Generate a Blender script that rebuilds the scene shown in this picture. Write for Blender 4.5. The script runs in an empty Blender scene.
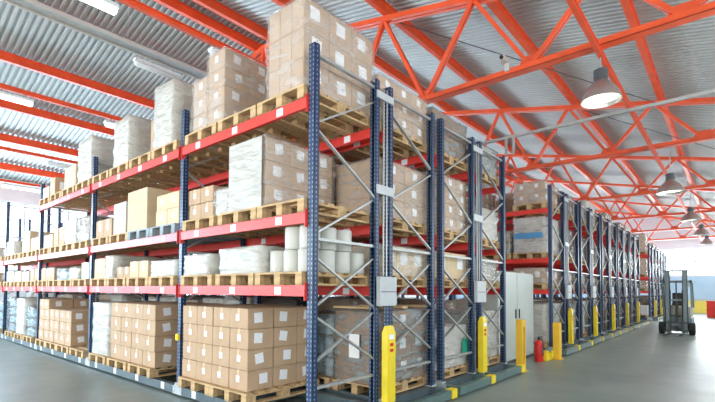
import bpy, bmesh, math, random
from mathutils import Vector, Matrix
random.seed(7)
C = bpy.context.scene.collection
PI = math.pi
# ------------------------------------------------------------------ materials
def new_mat(name):
    m = bpy.data.materials.new(name); m.use_nodes = True
    nt = m.node_tree; b = nt.nodes['Principled BSDF']
    return m, nt, b
def pmat(name, col, rough=.6, metal=0., noise=0., nscale=6., bump=0., bscale=40., alpha=1., spec=.5, stretch=None, emit=None, estr=0):
    m, nt, b = new_mat(name)
    b.inputs['Roughness'].default_value = rough
    b.inputs['Metallic'].default_value = metal
    b.inputs['Alpha'].default_value = alpha
    b.inputs['Specular IOR Level'].default_value = spec
    b.inputs['Base Color'].default_value = (*col, 1)
    if emit:
        b.inputs['Emission Color'].default_value = (*emit, 1); b.inputs['Emission Strength'].default_value = estr
    tc = nt.nodes.new('ShaderNodeTexCoord'); mp = nt.nodes.new('ShaderNodeMapping')
    nt.links.new(tc.outputs['Object'], mp.inputs['Vector'])
    if stretch: mp.inputs['Scale'].default_value = stretch
    if noise:
        n = nt.nodes.new('ShaderNodeTexNoise'); n.inputs['Scale'].default_value = nscale; n.inputs['Detail'].default_value = 5
        nt.links.new(mp.outputs['Vector'], n.inputs['Vector'])
        r = nt.nodes.new('ShaderNodeValToRGB')
        r.color_ramp.elements[0].position = .3; r.color_ramp.elements[1].position = .7
        r.color_ramp.elements[0].color = (*[c*(1-noise) for c in col], 1)
        r.color_ramp.elements[1].color = (*[min(1, c*(1+noise)) for c in col], 1)
        nt.links.new(n.outputs['Fac'], r.inputs['Fac']); nt.links.new(r.outputs['Color'], b.inputs['Base Color'])
    if bump:
        n2 = nt.nodes.new('ShaderNodeTexNoise'); n2.inputs['Scale'].default_value = bscale; n2.inputs['Detail'].default_value = 4
        nt.links.new(mp.outputs['Vector'], n2.inputs['Vector'])
        bp = nt.nodes.new('ShaderNodeBump'); bp.inputs['Strength'].default_value = bump; bp.inputs['Distance'].default_value = .02
        nt.links.new(n2.outputs['Fac'], bp.inputs['Height']); nt.links.new(bp.outputs['Normal'], b.inputs['Normal'])
    return m
M = {}
M['orange'] = pmat('red_orange_paint', (.80, .098, .026), .45, noise=.12, nscale=3)
M['beam'] = pmat('red_beam_paint', (.80, .045, .03), .42, noise=.1, nscale=4)
M['card'] = pmat('cardboard', (.50, .345, .215), .8, noise=.08, nscale=5, bump=.1)
M['card2'] = pmat('cardboard_pale', (.66, .52, .33), .8, noise=.08, nscale=5, bump=.1)
M['card3'] = pmat('cardboard_dark', (.38, .22, .12), .8, noise=.1, nscale=5, bump=.1)
M['white_card'] = pmat('white_cardboard', (.54, .53, .48), .7, noise=.05, nscale=5)
M['tape'] = pmat('packing_tape', (.66, .47, .28), .3, noise=.05)
M['paper'] = pmat('label_paper', (.88, .90, .92), .6, noise=.04, nscale=30)
M['wood'] = pmat('pallet_wood', (.56, .38, .19), .8, noise=.25, nscale=4, stretch=(1, 6, 6), bump=.3)
M['wood_grey'] = pmat('blue_grey_pallet_wood', (.30, .36, .38), .8, noise=.2, nscale=4, bump=.3)
M['galv'] = pmat('galvanised_steel', (.42, .44, .43), .38, metal=.4, noise=.1, nscale=8)
M['midgrey'] = pmat('mid_grey_paint', (.17, .215, .21), .4, noise=.1)
M['slate'] = pmat('slate_grey_paint', (.085, .12, .135), .45, noise=.15, nscale=4)
M['green_steel'] = pmat('dark_green_grey_paint', (.10, .17, .16), .4, noise=.15, nscale=4)
M['plate'] = pmat('light_grey_plate', (.50, .54, .55), .4, noise=.05)
M['yellow'] = pmat('safety_yellow', (.86, .66, .02), .45, noise=.06)
M['amber'] = pmat('amber_yellow', (.88, .52, .03), .45, noise=.06)
M['black'] = pmat('black_plastic', (.02, .02, .022), .4)
M['dark'] = pmat('dark_grey', (.07, .08, .085), .5, noise=.1)
M['red'] = pmat('signal_red', (.70, .02, .015), .3)
M['blue'] = pmat('blue_print', (.10, .33, .60), .5)
M['green'] = pmat('green_print', (.02, .35, .22), .5)
M['cabinet'] = pmat('cabinet_white', (.50, .55, .51), .4, noise=.04, nscale=3)
M['roll'] = pmat('white_roll_wrap', (.56, .56, .50), .35, noise=.04, nscale=8, bump=.15)
M['drum'] = pmat('pale_blue_plastic', (.42, .58, .66), .3, noise=.2, nscale=9, bump=.2)
M['forkgrey'] = pmat('forklift_grey', (.20, .27, .28), .4, noise=.08)
M['forkbody'] = pmat('forklift_body_beige', (.46, .44, .36), .45, noise=.08)
M['rubber'] = pmat('tyre_rubber', (.02, .02, .02), .85)
M['wall'] = pmat('wall_panel_pale', (.72, .76, .78), .7, noise=.04, nscale=.8)
M['wallblue'] = pmat('wall_light_blue', (.46, .68, .82), .6, noise=.05, nscale=.8)
M['wallyellow'] = pmat('wall_yellow_band', (.85, .72, .12), .6)
M['frame'] = pmat('window_frame_grey', (.55, .60, .63), .5)
M['alu'] = pmat('spun_aluminium', (.62, .60, .58), .3, metal=.8)
M['lampglow'] = pmat('lamp_glow', (1, 1, .9), .5, emit=(.95, 1., .80), estr=2.2)
M['tube'] = pmat('fluorescent_tube', (1, 1, 1), .5, emit=(1., 1., .96), estr=7)
M['batten'] = pmat('batten_diffuser', (.72, .78, .80), .35)
M['rib'] = pmat('corrugated_roof_sheet', (.42, .44, .42), .45, metal=.2, noise=.07, nscale=1.2)

def film_mat(name, col, alpha, rough=.22, lo=.6, hi=1.8):
    m, nt, b = new_mat(name)
    b.inputs['Base Color'].default_value = (*col, 1); b.inputs['Roughness'].default_value = rough
    tc = nt.nodes.new('ShaderNodeTexCoord'); mp = nt.nodes.new('ShaderNodeMapping'); mp.inputs['Scale'].default_value = (1, 1, 3)
    mp.inputs['Rotation'].default_value = (.25, .2, 0)
    n = nt.nodes.new('ShaderNodeTexNoise'); n.inputs['Scale'].default_value = 4; n.inputs['Detail'].default_value = 6
    nt.links.new(tc.outputs['Object'], mp.inputs['Vector']); nt.links.new(mp.outputs['Vector'], n.inputs['Vector'])
    r = nt.nodes.new('ShaderNodeMapRange'); r.inputs['From Min'].default_value = .4; r.inputs['From Max'].default_value = .68
    r.inputs['To Min'].default_value = alpha*lo; r.inputs['To Max'].default_value = min(1, alpha*hi)
    nt.links.new(n.outputs['Fac'], r.inputs['Value']); nt.links.new(r.outputs['Result'], b.inputs['Alpha'])
    bp = nt.nodes.new('ShaderNodeBump'); bp.inputs['Strength'].default_value = 1.0; bp.inputs['Distance'].default_value = .05
    nt.links.new(n.outputs['Fac'], bp.inputs['Height']); nt.links.new(bp.outputs['Normal'], b.inputs['Normal'])
    return m
M['film'] = film_mat('clear_stretch_film', (.80, .78, .74), .27, .16, .72, 1.5)
M['film_grey'] = film_mat('grey_stretch_film', (.36, .41, .41), .42)
M['film_white'] = film_mat('white_stretch_film', (.58, .57, .51), .9, .35, .93, 1.1)

def glass_mat():
    m, nt, b = new_mat('window_glass'); out = nt.nodes['Material Output']
    t = nt.nodes.new('ShaderNodeBsdfTransparent'); g = nt.nodes.new('ShaderNodeBsdfGlossy'); g.inputs['Roughness'].default_value = .03
    mx = nt.nodes.new('ShaderNodeMixShader'); mx.inputs[0].default_value = .06
    nt.links.new(t.outputs[0], mx.inputs[1]); nt.links.new(g.outputs[0], mx.inputs[2]); nt.links.new(mx.outputs[0], out.inputs['Surface'])
    return m
M['glass'] = glass_mat()

def post_mat():   # navy paint with two rows of punched slots
    m, nt, b = new_mat('navy_perforated_upright'); N = nt.nodes; L = nt.links
    b.inputs['Roughness'].default_value = .4
    tc = N.new('ShaderNodeTexCoord'); s = N.new('ShaderNodeSeparateXYZ'); L.new(tc.outputs['Object'], s.inputs[0])
    def ma(op, a, bb=None):
        n = N.new('ShaderNodeMath'); n.operation = op
        for i, v in enumerate((a, bb)):
            if v is None: continue
            if isinstance(v, (int, float)): n.inputs[i].default_value = v
            else: L.new(v, n.inputs[i])
        return n.outputs[0]
    f = ma('FRACT', ma('DIVIDE', s.outputs['Z'], .05))
    zm = ma('MULTIPLY', ma('GREATER_THAN', f, .28), ma('LESS_THAN', f, .72))
    xm = ma('LESS_THAN', ma('ABSOLUTE', ma('SUBTRACT', ma('ABSOLUTE', s.outputs['X']), .024)), .0075)
    ym = ma('LESS_THAN', ma('ABSOLUTE', ma('SUBTRACT', s.outputs['Y'], .0)), .0075)
    k = ma('MULTIPLY', zm, ma('MAXIMUM', xm, ym))
    mx = N.new('ShaderNodeMix'); mx.data_type = 'RGBA'
    mx.inputs['A'].default_value = (.010, .036, .105, 1); mx.inputs['B'].default_value = (.20, .27, .34, 1)
    L.new(k, mx.inputs['Factor']); L.new(mx.outputs['Result'], b.inputs['Base Color'])
    return m
M['post'] = post_mat()

def floor_mat():
    m, nt, b = new_mat('polished_concrete'); N = nt.nodes; L = nt.links
    tc = N.new('ShaderNodeTexCoord'); n = N.new('ShaderNodeTexNoise'); n.inputs['Scale'].default_value = .5; n.inputs['Detail'].default_value = 8
    n.inputs['Roughness'].default_value = .65
    L.new(tc.outputs['Object'], n.inputs['Vector'])
    r = N.new('ShaderNodeValToRGB'); e = r.color_ramp.elements
    e[0].position = .33; e[0].color = (.17, .215, .195, 1); e[1].position = .68; e[1].color = (.25, .295, .27, 1)
    L.new(n.outputs['Fac'], r.inputs['Fac']); L.new(r.outputs['Color'], b.inputs['Base Color'])
    n2 = N.new('ShaderNodeTexNoise'); n2.inputs['Scale'].default_value = 2.2; n2.inputs['Detail'].default_value = 6
    L.new(tc.outputs['Object'], n2.inputs['Vector'])
    mr = N.new('ShaderNodeMapRange'); mr.inputs['To Min'].default_value = .30; mr.inputs['To Max'].default_value = .46
    L.new(n2.outputs['Fac'], mr.inputs['Value']); L.new(mr.outputs['Result'], b.inputs['Roughness'])
    bp = N.new('ShaderNodeBump'); bp.inputs['Strength'].default_value = .02; bp.inputs['Distance'].default_value = .02
    L.new(n2.outputs['Fac'], bp.inputs['Height']); L.new(bp.outputs['Normal'], b.inputs['Normal'])
    return m
M['floor'] = floor_mat()

# ------------------------------------------------------------------ mesh helpers
class MB:
    def __init__(s): s.v = []; s.f = []
    def box(s, x0, x1, y0, y1, z0, z1):
        b = len(s.v)
        s.v += [(x0,y0,z0),(x1,y0,z0),(x1,y1,z0),(x0,y1,z0),(x0,y0,z1),(x1,y0,z1),(x1,y1,z1),(x0,y1,z1)]
        s.f += [tuple(b+i for i in q) for q in ((0,3,2,1),(4,5,6,7),(0,1,5,4),(1,2,6,5),(2,3,7,6),(3,0,4,7))]
        return s
    def cbox(s, cx, cy, z0, w, d, h): return s.box(cx-w/2, cx+w/2, cy-d/2, cy+d/2, z0, z0+h)
    def bar(s, a, b, w, t, up=(0,0,1)):      # bar from a to b, w across, t along 'up'
        a = Vector(a); b = Vector(b); d = (b-a).normalized(); u = Vector(up)
        x = d.cross(u).normalized(); u = x.cross(d).normalized()
        n = len(s.v)
        for p in (a, b):
            for i, j in ((-1,-1),(1,-1),(1,1),(-1,1)): s.v.append(tuple(p + x*i*w/2 + u*j*t/2))
        s.f += [tuple(n+i for i in q) for q in ((0,3,2,1),(4,5,6,7),(0,1,5,4),(1,2,6,5),(2,3,7,6),(3,0,4,7))]
        return s
    def ibeam(s, a, b, w, h, t=.012, up=(0,0,1)):
        a = Vector(a); b = Vector(b); d = (b-a).normalized(); u = Vector(up); x = d.cross(u).normalized(); u = x.cross(d).normalized()
        s.bar(a+u*(h/2-t/2), b+u*(h/2-t/2), w, t, up); s.bar(a-u*(h/2-t/2), b-u*(h/2-t/2), w, t, up)
        s.bar(a, b, t, h-2*t, up); return s
    def lathe(s, prof, n=20, o=(0,0,0), axis='z', cap=True):
        b = len(s.v)
        for r, z in prof:
            for k in range(n):
                a = 2*PI*k/n; p = (r*math.cos(a), r*math.sin(a), z)
                if axis == 'x': p = (p[2], p[0], p[1])
                if axis == 'y': p = (p[0], p[2], p[1])
                s.v.append((p[0]+o[0], p[1]+o[1], p[2]+o[2]))
        for i in range(len(prof)-1):
            for k in range(n):
                s.f.append((b+i*n+k, b+i*n+(k+1)%n, b+(i+1)*n+(k+1)%n, b+(i+1)*n+k))
        if not cap: return s
        s.f.append(tuple(b+k for k in range(n))[::-1]); e = b+(len(prof)-1)*n
        s.f.append(tuple(e+k for k in range(n)))
        return s
    def tube(s, pts, r, n=8):
        for p, q in zip(pts[:-1], pts[1:]):
            a = Vector(p); c = Vector(q); d = (c-a).normalized()
            x = d.orthogonal().normalized(); y = d.cross(x); b = len(s.v)
            for o in (a, c):
                for k in range(n):
                    t = 2*PI*k/n; s.v.append(tuple(o + x*math.cos(t)*r + y*math.sin(t)*r))
            for k in range(n): s.f.append((b+k, b+(k+1)%n, b+n+(k+1)%n, b+n+k))
            s.f.append(tuple(b+k for k in range(n))[::-1]); s.f.append(tuple(b+n+k for k in range(n)))
        return s
    def mesh(s, name, mat, bevel=0, smooth=False):
        me = bpy.data.meshes.new(name); me.from_pydata(s.v, [], s.f)
        if bevel or smooth:
            bm = bmesh.new(); bm.from_mesh(me); bmesh.ops.recalc_face_normals(bm, faces=bm.faces)
            if bevel: bmesh.ops.bevel(bm, geom=bm.edges[:], offset=bevel, segments=1, affect='EDGES')
            if smooth:
                for f in bm.faces: f.smooth = len(f.verts) < 5
            bm.to_mesh(me); bm.free()
        me.materials.append(M[mat]); return me
def link(name, me, parent=None, loc=(0,0,0), rz=0):
    o = bpy.data.objects.new(name, me); C.objects.link(o); o.location = loc
    if rz: o.rotation_euler = (0, 0, rz)
    if parent: o.parent = parent
    return o
CACHE = {}
def cached(key, fn):
    if key not in CACHE: CACHE[key] = fn()
    return CACHE[key]
seen_labels = {}
def tag(o, label, cat, group=None):
    n = len(label.split())
    if not 4 <= n <= 16: print('BADLABEL', n, label)
    seen_labels[label] = seen_labels.get(label, 0)+1
    if seen_labels[label] > 1: print('DUPLABEL', label)
    o['label'] = label; o['category'] = cat
    if group: o['group'] = group
    return o
def empty(name, loc=(0,0,0), rz=0):
    o = bpy.data.objects.new(name, None); C.objects.link(o); o.location = loc; o.rotation_euler = (0,0,rz); o.empty_display_size = .1; return o
def struct(o): o['kind'] = 'structure'; return o
ORD = ['first','second','third','fourth','fifth','sixth','seventh','eighth','ninth','tenth','eleventh','twelfth','thirteenth','fourteenth','fifteenth']

# ------------------------------------------------------------------ dimensions
X0 = -3.32; Y0 = 3.176
POSTX = [-3.32, -6.02, -9.54, -13.06, -16.58, -20.1]
DEP = 1.04; PITCH = 1.326
TOP = 4.13; LV = [.15, 1.57, 2.34, 3.56]      # surfaces that carry pallets
PH = .144
RIDGE = -9.7; SL = .215; ZR = 8.22            # underside line the top chords follow
def roofz(x): return ZR - SL*abs(x-RIDGE)
XL, XR, YF, YB = -22.0, 2.6, -9.0, 41.0

# ------------------------------------------------------------------ setting
struct(link('floor', MB().box(XL-.3, XR+.3, YF-.3, YB+.3, -.2, 0).mesh('floor', 'floor')))
def corrugated(xa, xb, name):
    mb = MB(); p = .145; h = .045; off = .34
    prof = [(0,0),(.055,0),(.07,h),(.125,h)]
    y = YF-.2; n = 0
    ys = []
    while y < YB+.2:
        for dy, dz in prof: ys.append((y+dy, dz))
        y += p
    xs = [xa, (xa+xb)/2, xb]
    for x in xs:
        for yy, dz in ys: mb.v.append((x, yy, roofz(x)+off+dz))
    L = len(ys)
    for i in range(len(xs)-1):
        for k in range(L-1): mb.f.append((i*L+k, i*L+k+1, (i+1)*L+k+1, (i+1)*L+k))
    o = link(name, mb.mesh(name, 'rib')); return struct(o)
corrugated(RIDGE, XR+.4, 'ceiling'); corrugated(XL-.4, RIDGE, 'ceiling')

LIGHTS = []
def area(loc, rot, sx, sy, power, col=(1,1,1), spread=PI):
    l = bpy.data.lights.new('daylight', 'AREA'); l.shape = 'RECTANGLE'; l.size = sx; l.size_y = sy; l.energy = power; l.color = col; l.spread = spread
    o = bpy.data.objects.new('daylight', l); C.objects.link(o); o.location = loc; o.rotation_euler = rot
    return o
WN = [0]
def wall(name, axis, pos, a0, a1, zt, wins, mat='wall', lowmat=None, lowz=0):
    """wall along x (axis 'y' = constant y) or along y; wins = (a0,a1,z0,z1)"""
    t = .2; s = 1 if pos > 0 else -1
    def bx(mb, u0, u1, z0, z1, th0=0, th1=t):
        lo, hi = sorted((pos+s*th0, pos+s*th1))
        if axis == 'x': mb.box(lo, hi, u0, u1, z0, z1)
        else: mb.box(u0, u1, lo, hi, z0, z1)
    mb = MB(); wins = sorted(wins); zl = wins[0][2] if wins else zt; zh = wins[0][3] if wins else zt
    if not wins: bx(mb, a0, a1, 0, zt)
    else:
        bx(mb, a0, a1, 0, zl); bx(mb, a0, a1, zh, zt); u = a0
        for w in wins: bx(mb, u, w[0], zl, zh); u = w[1]
        bx(mb, u, a1, zl, zh)
    struct(link(name, mb.mesh(name, mat)))
    for w in wins:
        WN[0] += 1
        e = struct(empty('window_%d' % WN[0]))
        f = MB(); n = max(1, round((w[1]-w[0])/1.5))
        for k in range(n+1):
            u = w[0]+(w[1]-w[0])*k/n; bx(f, max(w[0], u-.03), min(w[1], u+.03), w[2], w[3], .05, .12)
        for z in (w[2], (w[2]+w[3])/2, w[3]-.06): bx(f, w[0], w[1], z, z+.06, .055, .115)
        link('window_frame', f.mesh('window_frame', 'frame'), e)
        g = MB(); bx(g, w[0]+.01, w[1]-.01, w[2]+.01, w[3]-.01, .08, .09)
        link('window_pane', g.mesh('window_pane', 'glass'), e)
wall('wall_left', 'x', XL, YF, YB, 5.9, [(-7,2.6,2.1,5.0),(3.2,12.6,2.1,5.0),(13.2,24,2.1,5.0),(25,39,2.1,5.0)])
wall('wall_right', 'x', XR, YF, YB, 5.9, [(-7,2.6,2.0,4.9),(3.2,12.6,2.0,4.9),(13.2,24,2.0,4.9),(25,39,2.0,4.9)])  # windows here are unseen, added to let light onto the rack ends
wall('wall_front', 'y', YF, XL, XR, 8.7, [(-20.5,-14,1.2,5.0),(-13,-7,1.2,5.0),(-6,1.5,1.2,5.0)])
wall('wall_back', 'y', YB, XL, XR, 8.7, [(-20.5,-14,2.75,4.85),(-13.2,-7,2.75,4.85),(-6.2,2.3,2.75,4.85)])
struct(link('trim_3', MB().box(XL+.05, XR-.05, YB-.04, YB-.001, 0, 2.7).mesh('trim', 'wallblue')))
struct(link('trim_1', MB().box(-6, 1.9, YB-.07, YB-.04, .9, 1.05).mesh('trim', 'frame')))
struct(link('trim_2', MB().box(-2.4, -1.2, YB-.10, YB-.04, .0, .9).mesh('trim', 'wallyellow')))

# ------------------------------------------------------------------ roof steel
TR = [7.4, 13.6, 19.8, 26.0, 32.2, 38.0]
CH = 5.3
nodes_top = [RIDGE+2.06*k for k in range(-5, 6)]
for ti, ty in enumerate(TR):
    t = empty('roof_truss', (RIDGE, ty, CH))
    tag(t, 'red-orange steel roof truss, %s from the camera, spanning across the hall' % ORD[ti] if ti < 5 else
        'red-orange steel roof truss farthest away, close to the back wall', 'truss', 'roof trusses')
    def L(x, z): return (x-RIDGE, 0, z-CH)
    xa, xb = XL+.35, XR-.25
    for s, xe in ((1, xb), (-1, xa)):
        mb = MB()
        for dy in (-.055, .055):
            a = Vector(L(RIDGE, roofz(RIDGE))); b = Vector(L(xe, roofz(xe))); a.y = b.y = dy
            mb.bar(a, b, .075, .11, (0,0,1))
        mb.bar(Vector(L(RIDGE, roofz(RIDGE)+.05)), Vector(L(xe, roofz(xe)+.05)), .18, .012)
        link('top_chord', mb.mesh('top_chord', 'orange'), t)
    mb = MB()
    for dy in (-.05, .05):
        a = Vector(L(xa, CH)); b = Vector(L(xb, CH)); a.y = b.y = dy
        mb.bar(a, b, .07, .10)
    mb.bar(Vector(L(xa, CH-.045)), Vector(L(xb, CH-.045)), .17, .012)
    link('bottom_chord', mb.mesh('bottom_chord', 'orange'), t)
    tops = sorted(nodes_top); bots = [(p+q)/2 for p, q in zip(tops[:-1], tops[1:])]
    for k, bx in enumerate(bots):
        for tx in (tops[k], tops[k+1]):
            mb = MB()
            for dy in (-.035, .035):
                a = Vector(L(bx, CH)); b = Vector(L(tx, roofz(tx))); a.y = b.y = dy
                mb.bar(a, b, .04, .07, (0,1,0) if False else (0,0,1))
            link('diagonal', mb.mesh('diagonal', 'orange'), t)
        g = MB(); g.v += [L(bx-.24, CH)[:1]+(-.012,)+(0,), L(bx+.24, CH)[:1]+(-.012,)+(0,), L(bx+.13, CH)[:1]+(-.012,)+(.2,), L(bx-.13, CH)[:1]+(-.012,)+(.2,)]
        g.v += [(x, .012, z) for x, y, z in g.v[:4]]
        g.f += [(0,1,2,3),(7,6,5,4),(0,4,5,1),(1,5,6,2),(2,6,7,3),(3,7,4,0)]
        link('gusset_plate', g.mesh('gusset_plate', 'orange'), t)
PUR = [(RIDGE+.35,'just right of the ridge'),(-7.45,'second right of the ridge'),(-5.5,'third right of the ridge, above the racks'),
       (-3.37,'above the rack ends'),(-1.3,'above the aisle'),(.75,'nearest the right wall'),
       (RIDGE-.35,'just left of the ridge'),(-11.95,'second left of the ridge'),(-14.1,'third left of the ridge'),(-16.35,'fourth left of the ridge'),(-18.4,'fifth left of the ridge'),(-20.6,'nearest the left wall')]
for x, ph in PUR:
    z = roofz(x)+.20
    o = link('roof_purlin', MB().ibeam((0,0,0), (0,YB-YF-.2,0), .11, .24, .014).mesh('roof_purlin','orange'), None, (x, YF+.1, z))
    tag(o, 'long red-orange roof purlin running the hall, %s' % ph, 'purlin', 'roof purlins')
for x, ph in ((-1.47,'above the aisle carrying the bell lamps'),(-5.8,'over the right half of the racks'),(-10.05,'left of the ridge with tube lights'),(-14.5,'midway over the left roof slope'),(-18.85,'nearest the left windows')):
    o = link('tie_beam', MB().ibeam((0,0,0), (0,YB-YF-.2,0), .07, .09, .012).mesh('tie_beam','orange'), None, (x, YF+.1, CH-.10))
    tag(o, 'slim red-orange lengthwise beam under the trusses, %s' % ph, 'beam', 'lengthwise tie beams')
# bracing rods in the right roof plane
for (xa, ya, xb, yb, ph) in ((-5.4,7.4,-1.3,13.6,'first roof field, rising left'),(-3.3,13.6,.7,19.8,'second roof field')):
    o = link('bracing_rod', MB().tube([(0,0,0), (xb-xa, yb-ya, roofz(xb)-roofz(xa))], .011).mesh('bracing_rod','dark'), None, (xa, ya, roofz(xa)-.02))
    tag(o, 'thin dark diagonal bracing rod below the roof in the %s' % ph, 'rod')
# cable trunking with two bright rails
e = empty('ceiling_trunking', (-7.67, YF+1, 5.62)); tag(e, 'long pale grey cable trunking with white rails hung under the left ceiling', 'trunking')
Ln = 40
link('channel', MB().box(-.10,.10,0,Ln,.0,.05).mesh('channel','galv'), e)
for dx in (-.135, .135): link('rail', MB().box(dx-.016,dx+.016,0,Ln,-.02,.03).mesh('rail','white_card'), e)
link('hanger_rods', MB().tube([(0,5,.06),(0,5,1.9)],.006).tube([(0,11,.06),(0,11,1.9)],.006).tube([(0,17,.06),(0,17,1.9)],.006).mesh('hanger_rods','galv'), e)

# tube lights
def tube_light(x, y, z, L, lit, ph):
    e = empty('ceiling_light', (x, y, z)); tag(e, ph, 'light')
    link('housing', MB().box(-.06,.06,0,L,0,.05).mesh('housing','batten'), e)
    link('tube', cached(('tube',L,lit), lambda: MB().lathe([(.02,.01),(.045,.03),(.045,L-.03),(.02,L-.01)], 12, (0,0,-.03), 'y').mesh('tube','tube' if lit else 'batten', smooth=True)), e)
    link('bracket', MB().box(-.01,.01,.1,.13,.05,.11).box(-.01,.01,L-.13,L-.1,.05,.11).mesh('bracket','galv'), e)
TZ = 5.045
tube_light(-10.05, .75, TZ, 1.5, True, 'brightly lit tube light at the left edge of the picture')
tube_light(-10.05, 3.5, TZ, 1.5, True, 'tube light under the roof left of the stacked white loads')
tube_light(-5.85, .8, TZ, 1.35, True, 'glowing tube light at the top edge above the left roof')
tube_light(-5.8, 3.42, TZ, 1.5, False, 'pale grey tube light beside the tallest wrapped load')
tube_light(-7.65, 3.1, 5.4, .8, False, 'short pale tube light beside the cable trunking')
tube_light(-14.5, 3.6, TZ, 1.5, False, 'tube light over the middle of the left roof slope')
tube_light(-18.85, 3.4, TZ, 1.6, True, 'white tube light low on the left near the windows')
tube_light(-10.05, 7.6, TZ, 1.5, True, 'tube light behind the white loads, farther along the ridge')

# bell lamps
def bell(x, y, z, r, ph, top=None):
    e = empty('high_bay_lamp', (x, y, z)); tag(e, ph, 'lamp', 'bell lamps over the aisle')
    prof = [(r,0),(r*.98,.035),(r*.90,.10),(r*.76,.17),(r*.57,.235),(r*.40,.28),(r*.31,.33),(r*.29,.33),(r*.38,.275),(r*.55,.23),(r*.74,.165),(r*.88,.095),(r*.96,.03),(r*.985,0)]
    link('reflector', MB().lathe(prof, 28, cap=False).mesh('reflector','alu', smooth=True), e)
    link('housing', MB().lathe([(.07,.33),(.10,.34),(.10,.48),(.07,.50)], 20).mesh('housing','dark', smooth=False), e)
    link('hanger', MB().tube([(0,0,.5),(0,0,(top or CH-.16)-z)], .012).mesh('hanger','galv'), e)
    link('diffuser', MB().lathe([(.02,.05),(r*.86,.055),(r*.80,.08),(.02,.08)], 24).mesh('diffuser','lampglow', smooth=False), e)
    l = bpy.data.lights.new('lamp_light', 'SPOT'); l.energy = 90; l.spot_size = 2.4; l.spot_blend = .6; l.shadow_soft_size = .15; l.color = (1,.98,.88)
    lo = bpy.data.objects.new('lamp_light', l); C.objects.link(lo); lo.parent = e; lo.location = (0,0,.04)
bell(-1.47, 7.5, 4.46, .285, 'large round bell lamp hanging under the nearest roof truss')
bell(-1.12, 13.6, 4.05, .31, 'second bell lamp along the aisle, under the second truss')
bell(-1.05, 19.8, 4.1, .31, 'third bell lamp along the aisle, above the forklift')
bell(-1.0, 26, 4.2, .31, 'fourth bell lamp along the aisle, small in the distance')
bell(-1.0, 32.2, 4.3, .31, 'farthest bell lamp, close to the bright back windows')

# security camera on the first truss
e = empty('security_camera', (-2.86, 7.3, CH+.02)); tag(e, 'small white security camera fixed on the nearest truss chord', 'camera')
link('bracket', MB().box(-.04,.04,-.02,.02,-.02,.12).mesh('bracket','white_card'), e)
link('camera_body', MB().cbox(-.03,-.06,.12,.10,.22,.09).mesh('camera_body','white_card',bevel=.012), e)
link('lens', MB().lathe([(.03,-.19),(.035,-.17),(.035,-.15)],14,(-.03,0,.165),'y').mesh('lens','black'), e)

# overhead pipe across the aisle
e = empty('crossing_pipe', (X0, 8.2, 4.47)); tag(e, 'grey square pipe crossing over the aisle from the rack end', 'pipe')
link('pipe', MB().box(-.5,5.9,-.025,.025,-.025,.025).mesh('pipe','galv'), e)
link('drop_bracket', MB().box(.06,.1,-.02,.02,-.34,-.025).mesh('drop_bracket','galv'), e)
link('drop_bracket', MB().box(.2,.24,-.02,.02,-.34,-.025).mesh('drop_bracket','galv'), e)

# ------------------------------------------------------------------ racks
def post_mesh(h): # C-profile upright with lips
    w, d, t = .088, .075, .004
    mb = MB(); mb.box(-w/2,w/2,-d/2,-d/2+t,0,h)
    mb.box(-w/2,-w/2+t,-d/2,d/2,0,h).box(w/2-t,w/2,-d/2,d/2,0,h)
    mb.box(-w/2,-w/2+.022,d/2-t,d/2,0,h).box(w/2-.022,w/2,d/2-t,d/2,0,h)
    mb.box(-.055,.055,-.055,.055,-.004,.004)
    return mb.mesh('upright_post','post')
def brace_list(flip):
    B = [((0,.5),(1,.5)),((0,2.06),(1,2.06)),((0,4.03),(1,4.03))]
    z = [(3.86,3.30),(3.25,2.62),(2.62,2.09)]
    B += [((0,3.28),(1,3.86)),((0,3.24),(1,2.64)),((0,2.10),(1,2.64))] if not flip else [((0,3.82),(1,3.27)),((1,3.22),(0,2.68)),((0,2.66),(1,2.10))]
    B += [((0,1.88),(1,1.30)),((0,1.32),(1,1.92)),((0,1.26),(1,.68)),((0,.74),(1,1.26))]
    return B
def brace_bar(mb, b, dep):
    (u, za), (v, zb) = b
    a = Vector((0, u*dep, za)); c = Vector((0, v*dep, zb)); d = (c-a).normalized(); a = a+d*.03; c = c-d*.03
    off = .012 if za > zb else -.012
    if za == zb: off = 0
    a.x += off; c.x += off
    return mb.bar(a, c, .02 if za != zb else .03, .036 if za != zb else .045, (1,0,0))
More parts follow.
